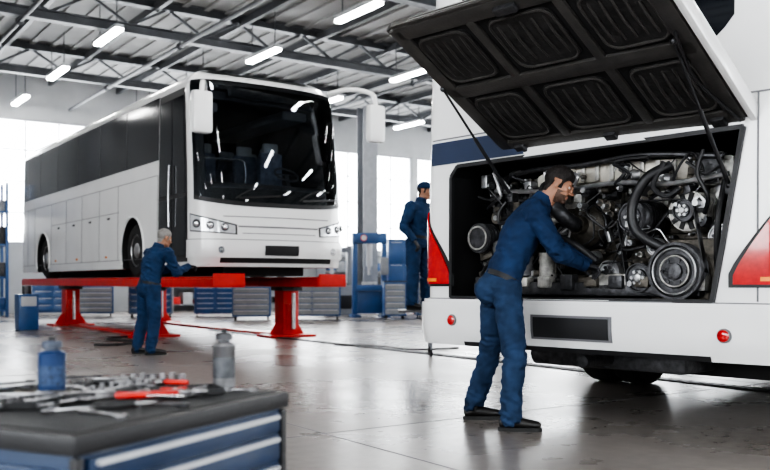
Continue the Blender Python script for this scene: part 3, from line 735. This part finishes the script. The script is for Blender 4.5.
def person(J,fwd,headc,headf,hair,beardon,top,bot,cap=None,glv=glove,handdir=None,curl=.5,footd=None,bulk=1.):
    e=empty('mechanic'); g={k:V(v) for k,v in J.items()}
    f=V((fwd[0],fwd[1],0)).normalized(); r=V((f.y,-f.x,0))
    pel,che,nk=g['pelvis'],g['chest'],g['neck']; up=(nk-pel).normalized()
    q=B(); low=pel-V((0,0,.10)); wst=pel.lerp(che,.42)
    q.loft(cr([low,pel,wst,che,che.lerp(nk,.6),nk,nk+(nk-che).normalized()*.03],4),
           interp([(.135*bulk,.105*bulk),(.170*bulk,.122*bulk),(.152*bulk,.112*bulk),(.180*bulk,.130*bulk),(.150,.108),(.075,.075),(.066,.068)],4),top,n=28,side=r)
    for s,k in((1,'R'),(-1,'L')):
        sh,el,wr=g['sh'+k],g['el'+k],g['wr'+k]
        q.loft([che.lerp(nk,.45),sh],[(.085,.10),(.072,.075)],top,n=16); q.ell(sh,(.076,.076,.078),top)
        mid=sh.lerp(el,.5);fm=el.lerp(wr,.35)
        q.loft(cr([sh,mid,el,fm,wr,wr+(wr-el).normalized()*.012],4),interp([.074*bulk,.067*bulk,.057*bulk,.058*bulk,.043,.045],4),top,n=18)
        q.ell(el,(.057,.057,.057),top)
        hp,kn,an=g['hip'+k],g['kn'+k],g['an'+k]
        hem=V((an.x,an.y,.075))
        q.ell(hp,(.098,.105,.12),top)
        q.loft(cr([hp+V((0,0,.05)),hp.lerp(kn,.45),kn,kn.lerp(an,.4),an,hem],4),interp([.101*bulk,.093*bulk,.074*bulk,.076*bulk,.067,.076],4),top,n=20)
    bt=pel-f*.038; q.ell(bt-V((0,0,.03)),(.14,.115,.12),top,nu=20)
    bm=remesh(q,.0105,3)
    jo=[(g['elR'],.11),(g['elL'],.11),(g['knR'],.14),(g['knL'],.14),(wst,.16),(g['anR'],.15),(g['anL'],.15),(g['shR'],.11),(g['shL'],.11),(pel-V((0,0,.10)),.14)]
    for v in bm.verts:
        p=v.co; amp=.45
        for c,w_ in jo: amp+=math.exp(-((p-c).length/w_)**2)
        amp=min(amp,1.4); w1=noise.noise(V((p.x*5,p.y*5,p.z*5)))*.12
        rg=1-abs(noise.noise(V((p.x*7+p.z*3,p.y*7,p.z*17+p.x*6+w1*10))))*2.2
        rg2=1-abs(noise.noise(V((p.x*16,p.y*16+9,p.z*26-p.x*10))))*2.2
        v.co=p+v.normal*((max(-.6,rg)*.012+max(-.6,rg2)*.0065)*amp-.005*amp)
    bpos=pel+up*.045
    for F in bm.faces:
        c=F.calc_center_median(); F.material_index=1 if ((c-bpos).dot(up)<0 and c.z<bpos.z+.1 and min((c-g['wrR']).length,(c-g['wrL']).length)>.25) else 0
    bmobj(bm,'coveralls',[top,bot],e)
    q=B()
    R3=[(bpos-up*.018,(.178*bulk,.130*bulk)),(bpos+up*.018,(.176*bulk,.128*bulk))]
    q.loft([a for a,b in R3],[b for a,b in R3],beltm,n=32,side=r)
    cu=(nk-che).normalized()
    q.loft([nk-cu*.01,nk+cu*.02,nk+cu*.045],[(.082,.082),(.076,.078),(.070,.072)],top,n=24,side=r)
    for k in 'RL':
        wr,el=g['wr'+k],g['el'+k]; d=(wr-el).normalized(); q.loft([wr-d*.045,wr-d*.01,wr+d*.012],[.050,.050,.047],top,n=20)
    q.done('belt_collar_cuffs',e)
    for s,k in((1,'R'),(-1,'L')):
        wr,el=g['wr'+k],g['el'+k]; hd=V(handdir[k]) if handdir else (wr-el)
        bk=V((0,0,1)) if abs(hd.normalized().z)<.8 else f
        x=hd.normalized().cross(bk); inner=-r*s
        sg=1 if x.dot(inner)>0 else -1
        mkhand(e,wr+(wr-el).normalized()*.012,hd,bk,sg,glv,curl,'hand_'+('right' if s>0 else 'left'))
        an=g['an'+k]; mkshoe(e,an,(footd or {}).get(k,fwd),'shoe_'+('right' if s>0 else 'left'))
    mkhead(e,headc,headf[0],headf[1],hair,beardon,cap)
    return e

J=dict(pelvis=(.80,6.13,.98),chest=(.955,6.16,1.35),neck=(1.10,6.18,1.56),
 shR=(1.02,6.00,1.48),elR=(1.16,5.95,1.21),wrR=(1.37,6.09,1.12),
 shL=(1.05,6.35,1.48),elL=(1.27,6.42,1.26),wrL=(1.47,6.34,1.13),
 hipR=(.83,6.04,.94),knR=(.88,5.99,.50),anR=(.84,5.92,.11),
 hipL=(.78,6.22,.94),knL=(.76,6.34,.52),anL=(.65,6.42,.11))
person(J,(.97,.22),(1.215,6.16,1.675),((.90,-.30,-.42),(.4,0,.92)),hairdk,True,cloth,denim,curl=.7,
  handdir={'R':(.9,.45,-.25),'L':(.8,.1,-.5)},footd={'R':(1,-.12),'L':(1,.05)})
J=dict(pelvis=(-3.27,12.22,.93),chest=(-3.22,12.26,1.27),neck=(-3.16,12.30,1.49),
 shR=(-2.99,12.16,1.40),elR=(-2.90,12.24,1.13),wrR=(-2.78,12.46,1.22),
 shL=(-3.33,12.45,1.40),elL=(-3.22,12.66,1.17),wrL=(-2.98,12.75,1.21),
 hipR=(-3.20,12.15,.90),knR=(-3.17,12.14,.49),anR=(-3.20,12.05,.10),
 hipL=(-3.34,12.30,.90),knL=(-3.38,12.33,.49),anL=(-3.46,12.28,.10))
mm=person(J,(.62,.78),(-3.09,12.36,1.61),((.72,.62,-.25),(.15,.1,1)),hairgr,False,cloth2,cloth2,glv=glove,curl=.8,
  handdir={'R':(.7,.6,0),'L':(.9,.2,0)},footd={'R':(.8,.3),'L':(.4,.7)},bulk=1.08)
PZ=.62
J=dict(pelvis=(.40,12.1,.95),chest=(.41,12.1,1.28),neck=(.45,12.1,1.49),
 shR=(.30,11.93,1.40),elR=(.20,11.88,1.12),wrR=(.34,11.80,.94),
 shL=(.54,12.27,1.40),elL=(.68,12.2,1.16),wrL=(.74,11.97,1.24),
 hipR=(.34,12.02,.92),knR=(.33,12.0,.50),anR=(.31,11.98,.10),
 hipL=(.47,12.19,.92),knL=(.52,12.18,.50),anL=(.52,12.2,.10))
e3=person(J,(.85,-.5),(.50,12.08,1.62),((.9,-.4,-.1),(.05,0,1)),hairdk,False,cloth2,cloth2,cap=cloth,curl=.6,
  handdir={'R':(.5,-.2,-.8),'L':(.8,-.3,.3)},footd={'R':(.8,-.5),'L':(.9,-.2)},bulk=1.08)
e3.location=(.05,0,PZ)
q=B()
q.box2((.18,11.75,PZ-.03),(1.6,12.5,PZ),dkmetal,.008)
for x_ in(.62,1.52):
    for y_ in(11.82,12.43): q.box2((x_-.015,y_-.015,.06),(x_+.015,y_+.015,PZ-.03),greyp); q.cyl((x_-.015,y_,.05),(x_+.015,y_,.05),.05,blackp,n=16)
    q.box2((x_-.012,11.82,.2),(x_+.012,12.43,.22),greyp)
for y_ in(11.82,12.43): q.box2((.62,y_-.012,.2),(1.52,y_+.012,.22),greyp); q.box2((1.50,y_-.015,PZ),(1.53,y_+.015,PZ+1.0),greyp)
q.box2((1.50,11.82,PZ+.97),(1.53,12.43,PZ+1.0),greyp)
q.done('work_platform')

# ---------------------------------------------------------------- tools
def wrench(q,L=.2,w=.016,m=toolst):
    q.box((L/2,0,.0045),(L*.86,w,.007),m,.002)
    q.torus((0,0,.0045),(0,0,1),.013,.0045,m,16,6)
    jaw=[]
    for k in range(9): A=math.radians(50+260*k/8); jaw.append((.018*math.cos(A),.018*math.sin(A)))
    jaw+=[(.004,-.009),(-.004,-.007),(-.004,.007),(.004,.009)]
    q.prism([(L-a,b) for a,b in jaw],lambda a,b,d:(a,b,d),0,.009,m)
q=B(); q.X=Matrix.Translation((-2.73,12.54,1.20))@Matrix.Rotation(.7,4,'Z')@Matrix.Rotation(-.2,4,'Y'); wrench(q,.26,.02,steel); q.done('wrench',mm)

# ---------------------------------------------------------------- foreground tool cart
N0=V((-.71,2.02,0)); E1=V((.43,.90,0)).normalized(); E2=V((-E1.y,E1.x,0))
MC=Matrix.Translation(N0)@Matrix((E1,E2,V((0,0,1)))).transposed().to_4x4()
CL,CW,CZ=.93,.95,.65
matm=M('rubber_mat',(.015,.016,.018),.6,bump=(60,.4))
q=B()
q.box2((.02,.02,.10),(CL-.02,CW-.02,CZ-.05),cartblue,.012)
q.box2((0,0,CZ-.055),(CL,CW,CZ-.004),blackp,.012)
q.box2((.03,.03,CZ-.02),(CL-.03,CW-.03,CZ-.001),matm)
for k,(z0,z1) in enumerate(((.525,.585),(.435,.515),(.335,.425),(.225,.325),(.12,.215))):
    q.box2((.05,.004,z0),(CL-.05,.03,z1),cartblue,.006)
    q.box2((.07,-.012,z1-.020),(CL-.07,.01,z1-.006),ltgrey,.004)
for x_ in(.01,CL-.035): q.box2((x_,.006,.1),(x_+.025,.03,CZ-.06),blackp,.004)
q.box2((.004,.06,.15),(.03,CW-.06,.56),cartblue,.006)
q.tube([(-.0,.15,.5),(-.05,.16,.52),(-.05,CW-.16,.52),(0,CW-.15,.5)],.012,steel,8,5)
for x_ in(.1,CL-.1):
    for y_ in(.1,CW-.1): q.cyl((x_-.015,y_,.05),(x_+.015,y_,.05),.05,rubber,n=20); q.box((x_,y_,.085),(.05,.05,.03),steel,.004)
q.done('tool_cart',mw=MC)
ZT=CZ
def can(X,Y,h,r,m1,m2,m3,name):
    q=B(); c=(X,Y,ZT)
    q.rev(c,(0,0,1),[(0,r*.9),(.004,r),(h*.74,r),(h*.75,r*1.03),(h*.77,r*1.03),(h*.80,r*.86),(h*.82,r*.7)],m1,28)
    q.rev(c,(0,0,1),[(h*.18,r*1.005),(h*.55,r*1.005)],m2,28)
    q.rev(c,(0,0,1),[(h*.80,r*.55),(h*.86,r*.50),(h*.87,r*.75),(h*.97,r*.72),(h,r*.6),(h,.002)],m3,24)
    q.cyl((X,Y,ZT+h),(X,Y,ZT+h+.012),r*.25,blackp,n=10)
    q.done(name)
can(-1.035,2.74,.168,.041,canblue,canlab2,canlab,'spray_can')
can(-.535,2.93,.182,.037,cansil,cangrey,dkmetal,'oil_can')
pile=empty('hand_tools')
def place(name,x,y,rz,fn,lift=0):
    q=B(); q.X=Matrix.Translation((x,y,ZT+lift))@Matrix.Rotation(rz,4,'Z'); fn(q); return q.done(name,pile)
rnd=random.Random(3)
for k in range(44):
    a_=rnd.uniform(.10,.82); b_=rnd.uniform(.12,.84)
    P=N0+E1*a_+E2*b_
    if min((V((P.x,P.y))-V(c)).length for c in((-1.035,2.74),(-.535,2.93)))<.09: continue
    L_=rnd.uniform(.10,.20)
    place('spanner',P.x-.08,P.y-.02,rnd.uniform(-.7,1.2),lambda q,L=L_:wrench(q,L,rnd.uniform(.010,.018),rnd.choice((toolst,toolst,dkmetal))),.001+.008*(k%3))
def sdriver(q):
    q.loft([(0,0,.012),(.01,0,.012),(.045,0,.012),(.08,0,.012),(.09,0,.012)],[.007,.011,.009,.011,.006],redh,n=10); q.cyl((.09,0,.012),(.2,0,.008),.003,chrome,n=8)
place('screwdriver',-.70,2.74,.25,sdriver); place('screwdriver',-.66,2.96,2.9,sdriver); place('screwdriver',-1.02,3.0,.3,sdriver); place('screwdriver',-.78,2.55,.05,sdriver,.01)
def pliers(q,m=redh):
    for s in(-1,1):
        q.tube([(0,s*.026,.009),(.05,s*.024,.009),(.1,s*.008,.009),(.12,0,.009)],.0065,m,8)
        q.loft([(.11,s*.003,.01),(.13,s*.008,.01),(.17,s*.003,.01)],[(.006,.008),(.006,.009),(.003,.003)],steel,n=8)
    q.cyl((.12,0,.002),(.12,0,.018),.008,chrome,n=12)
place('pliers',-.72,2.60,.5,pliers,.008); place('pliers',-.98,2.84,-.3,lambda q:pliers(q,blackp)); place('pliers',-.80,2.42,.4,lambda q:pliers(q,blackp))
def sockets(q):
    q.box((0,0,.006),(.24,.05,.012),dkmetal,.004)
    for i in range(7):
        r_=.007+.0010*i; h_=.020+.003*(i%3); q.rev((-.1+.033*i,0,.012),(0,0,1),[(0,r_),(h_,r_),(h_,r_*.7),(h_*.5,r_*.65)],toolst,14)
place('socket_rail',-.84,2.80,.9,sockets); place('socket_rail',-.80,3.04,.1,sockets)
def ratchet(q):
    q.cyl((0,0,.012),(.19,0,.012),.007,toolst,n=10); q.cyl((-.03,0,.012),(.06,0,.012),.010,blackp,n=12); q.ell((.2,0,.014),(.024,.017,.012),toolst); q.cyl((.2,0,.002),(.2,0,.02),.008,steel,n=8)
place('ratchet',-.76,2.66,.05,ratchet,.006); place('ratchet',-.97,2.98,-.1,ratchet); place('ratchet',-.90,2.55,.5,ratchet,.006)
def tray(q):
    q.box((0,0,.003),(.20,.13,.006),blackp,.002)
    for s in(-1,1): q.box((0,s*.064,.012),(.20,.004,.018),blackp); q.box((s*.099,0,.012),(.004,.13,.018),blackp)
    for k in range(26): q.cyl((random.uniform(-.08,.08),random.uniform(-.05,.05),.008),(random.uniform(-.08,.08),random.uniform(-.05,.05),.018),.004,random.choice((toolst,dkmetal)),n=6)
place('parts_tray',-1.02,2.48,.3,tray); place('parts_tray',-.62,2.76,.45,tray)
def hammer(q):
    q.loft([(0,0,.016),(.08,0,.016),(.2,0,.016)],[(.012,.010),(.010,.009),(.008,.007)],dirty,n=10); q.cyl((.2,-.045,.016),(.2,.03,.016),.013,toolst,n=14); q.ell((.2,-.05,.016),(.015,.012,.015),toolst)
place('hammer',-1.10,2.62,.2,hammer)

# ---------------------------------------------------------------- background equipment
def cab(name,x,y,w,d,h,body,front,rows,rot=TH,cols=1):
    q=B(); q.box2((-w/2,-d/2,.1),(w/2,d/2,h),body,.015); q.box2((-w/2-.01,-d/2-.01,h),(w/2+.01,d/2+.01,h+.03),blackp,.008)
    for c in range(cols):
        for k in range(rows):
            z0=.14+(h-.18)*k/rows; z1=.14+(h-.18)*(k+1)/rows-.015; x0=-w/2+.03+(w-.06)*c/cols; x1=-w/2+.03+(w-.06)*(c+1)/cols-.01
            q.box2((x0,-d/2-.015,z0),(x1,-d/2+.01,z1),front,.005); q.box2((x0+.05,-d/2-.03,z1-.03),(x1-.05,-d/2-.01,z1-.012),ltgrey,.003)
    for sx in(-1,1):
        for sy in(-1,1): q.cyl((sx*(w/2-.08)-.015,sy*(d/2-.08),.05),(sx*(w/2-.08)+.015,sy*(d/2-.08),.05),.05,rubber,n=12)
    q.done(name,mw=Matrix.Translation((x,y,0))@Matrix.Rotation(rot,4,'Z'))
cab('tool_cabinet',-1.95,23.6,1.5,.6,.95,cabblue,greyp,5,.1,2)
cab('tool_cabinet',-3.5,23.2,1.0,.6,.9,cabblue,greyp,5,.1,1)
cab('tool_cabinet',-4.9,25.5,1.2,.6,.9,cabblue,cabblue,5,.2,2)
cab('tool_cabinet',-6.6,24.9,1.2,.6,.9,greyp,cabblue,4,.2,2)
cab('tool_cabinet',-9.9,26.4,1.2,.6,1.0,cabblue,cabblue,4,.3,2)
cab('tool_cabinet',-8.4,25.6,1.0,.6,.9,cabblue,greyp,5,.3,1)
cab('storage_locker',.55,27.6,.95,.6,2.3,cabblue,cabblue,3,.1,2)
cab('storage_locker',1.6,27.9,.95,.6,2.2,cartblue,cartblue,2,.1,2)
cab('tool_cabinet',1.2,24.2,.7,.55,1.05,cabblue,greyp,5,.1)
cab('tool_cabinet',.25,23.7,.6,.5,1.0,cabblue,greyp,5,.1)
q=B()
for s in(-1,1):
    q.box2((s*.42-.07,-.1,.0),(s*.42+.07,.1,2.35),cabblue,.01); q.box2((s*.42-.12,-.45,0),(s*.42+.12,.45,.08),cabblue,.01)
q.box2((-.5,-.14,2.1),(.5,.14,2.4),cabblue,.02); q.box2((-.42,-.13,.75),(.42,.13,.92),cabblue,.02)
q.cyl((0,0,1.45),(0,0,2.1),.09,ltgrey,n=18); q.cyl((0,0,1.2),(0,0,1.45),.05,steel,n=14); q.cyl((-.18,-.16,2.25),(-.18,-.20,2.25),.09,liftred,n=20); q.cyl((-.18,-.2,2.25),(-.18,-.205,2.25),.075,ltgrey,n=20)
q.box2((.30,-.26,1.2),(.52,-.1,1.7),greyp,.02); q.box2((-.2,-.12,.92),(.2,.12,1.0),steel,.01)
q.box2((-.40,.0,.10),(.40,.09,.74),cabblue,.01)
q.done('hydraulic_press',mw=Matrix.Translation((-.45,25.2,0))@Matrix.Rotation(.15,4,'Z'))
q=B(); q.box2((-.45,-.35,0),(.45,.35,.9),greyp,.04); q.cyl((0,0,.9),(0,0,1.0),.3,steel); q.box2((.3,-.12,.9),(.46,.12,2.1),greyp,.03); q.box2((-.25,-.07,1.9),(.46,.07,2.05),greyp,.02); q.cyl((-.15,0,1.15),(-.15,0,2.0),.05,steel,n=14); q.box2((-.4,-.36,.2),(.4,-.34,.6),blackp,.01)
q.done('tire_changer',mw=Matrix.Translation((-1.45,26.6,0))@Matrix.Rotation(.3,4,'Z'))
q=B()
for x_ in(-1.2,0,1.2):
    for y_ in(-.35,.35): q.box2((x_-.04,y_-.04,0),(x_+.04,y_+.04,3.9),cabblue)
for z_ in(.15,1.1,2.05,3.0):
    q.box2((-1.24,-.38,z_),(1.24,.38,z_+.06),cabblue)
    for k in range(5):
        x_=-1.0+.5*k; hh=random.uniform(.3,.65); q.box2((x_-.2,-.3,z_+.06),(x_+.2,.3,z_+.06+hh),random.choice((cabblue,greyp,dkmetal,blackp,cartblue)),.02)
q.done('storage_rack',mw=Matrix.Translation((-12.2,25.3,0))@Matrix.Rotation(TH,4,'Z'))
q=B()
for x_ in (0,1.5,3.0,4.5): q.box2((x_-.03,-.3,0),(x_+.03,.3,2.0),greyp)
for z_ in(.2,.8,1.4,2.0):
    q.box2((0,-.3,z_),(4.5,.3,z_+.04),greyp)
    if z_<2:
        for k in range(10): hh=random.uniform(.15,.42); q.box2((.15+.44*k,-.25,z_+.04),(.15+.44*k+.34,.2,z_+.04+hh),random.choice((cabblue,greyp,ltgrey,dkmetal,blackp,liftred)),.015)
o=q.done('parts_shelf',mw=RM@Matrix.Translation((11.0,28.9,0)))
o2=o.copy(); COL.objects.link(o2); o2.matrix_world=RM@Matrix.Translation((17.2,28.9,0))
q=B(); q.tube([(1.1,13.2,.015),(.4,12.9,.015),(-.1,13.6,.015),(-.8,13.9,.015)],.012,blackp,8)
q.done('air_hose')

# ---------------------------------------------------------------- world, camera
w=bpy.data.worlds.new('World'); sc.world=w; w.use_nodes=True
w.node_tree.nodes['Background'].inputs['Color'].default_value=(.75,.85,1,1); w.node_tree.nodes['Background'].inputs['Strength'].default_value=1.0
cd=bpy.data.cameras.new('Camera'); cam=bpy.data.objects.new('Camera',cd); COL.objects.link(cam)
cam.location=(0,0,1.0); cam.rotation_euler=(math.pi/2,0,0)
cd.sensor_width=36; cd.lens=36*882/770; cd.shift_y=47/770
cd.dof.use_dof=True; cd.dof.focus_distance=6.3; cd.dof.aperture_fstop=2.2; cd.clip_end=200
sc.camera=cam
sc.view_settings.view_transform='AgX'
try: sc.view_settings.look='AgX - High Contrast'
except Exception: pass
sc.view_settings.exposure=0.2
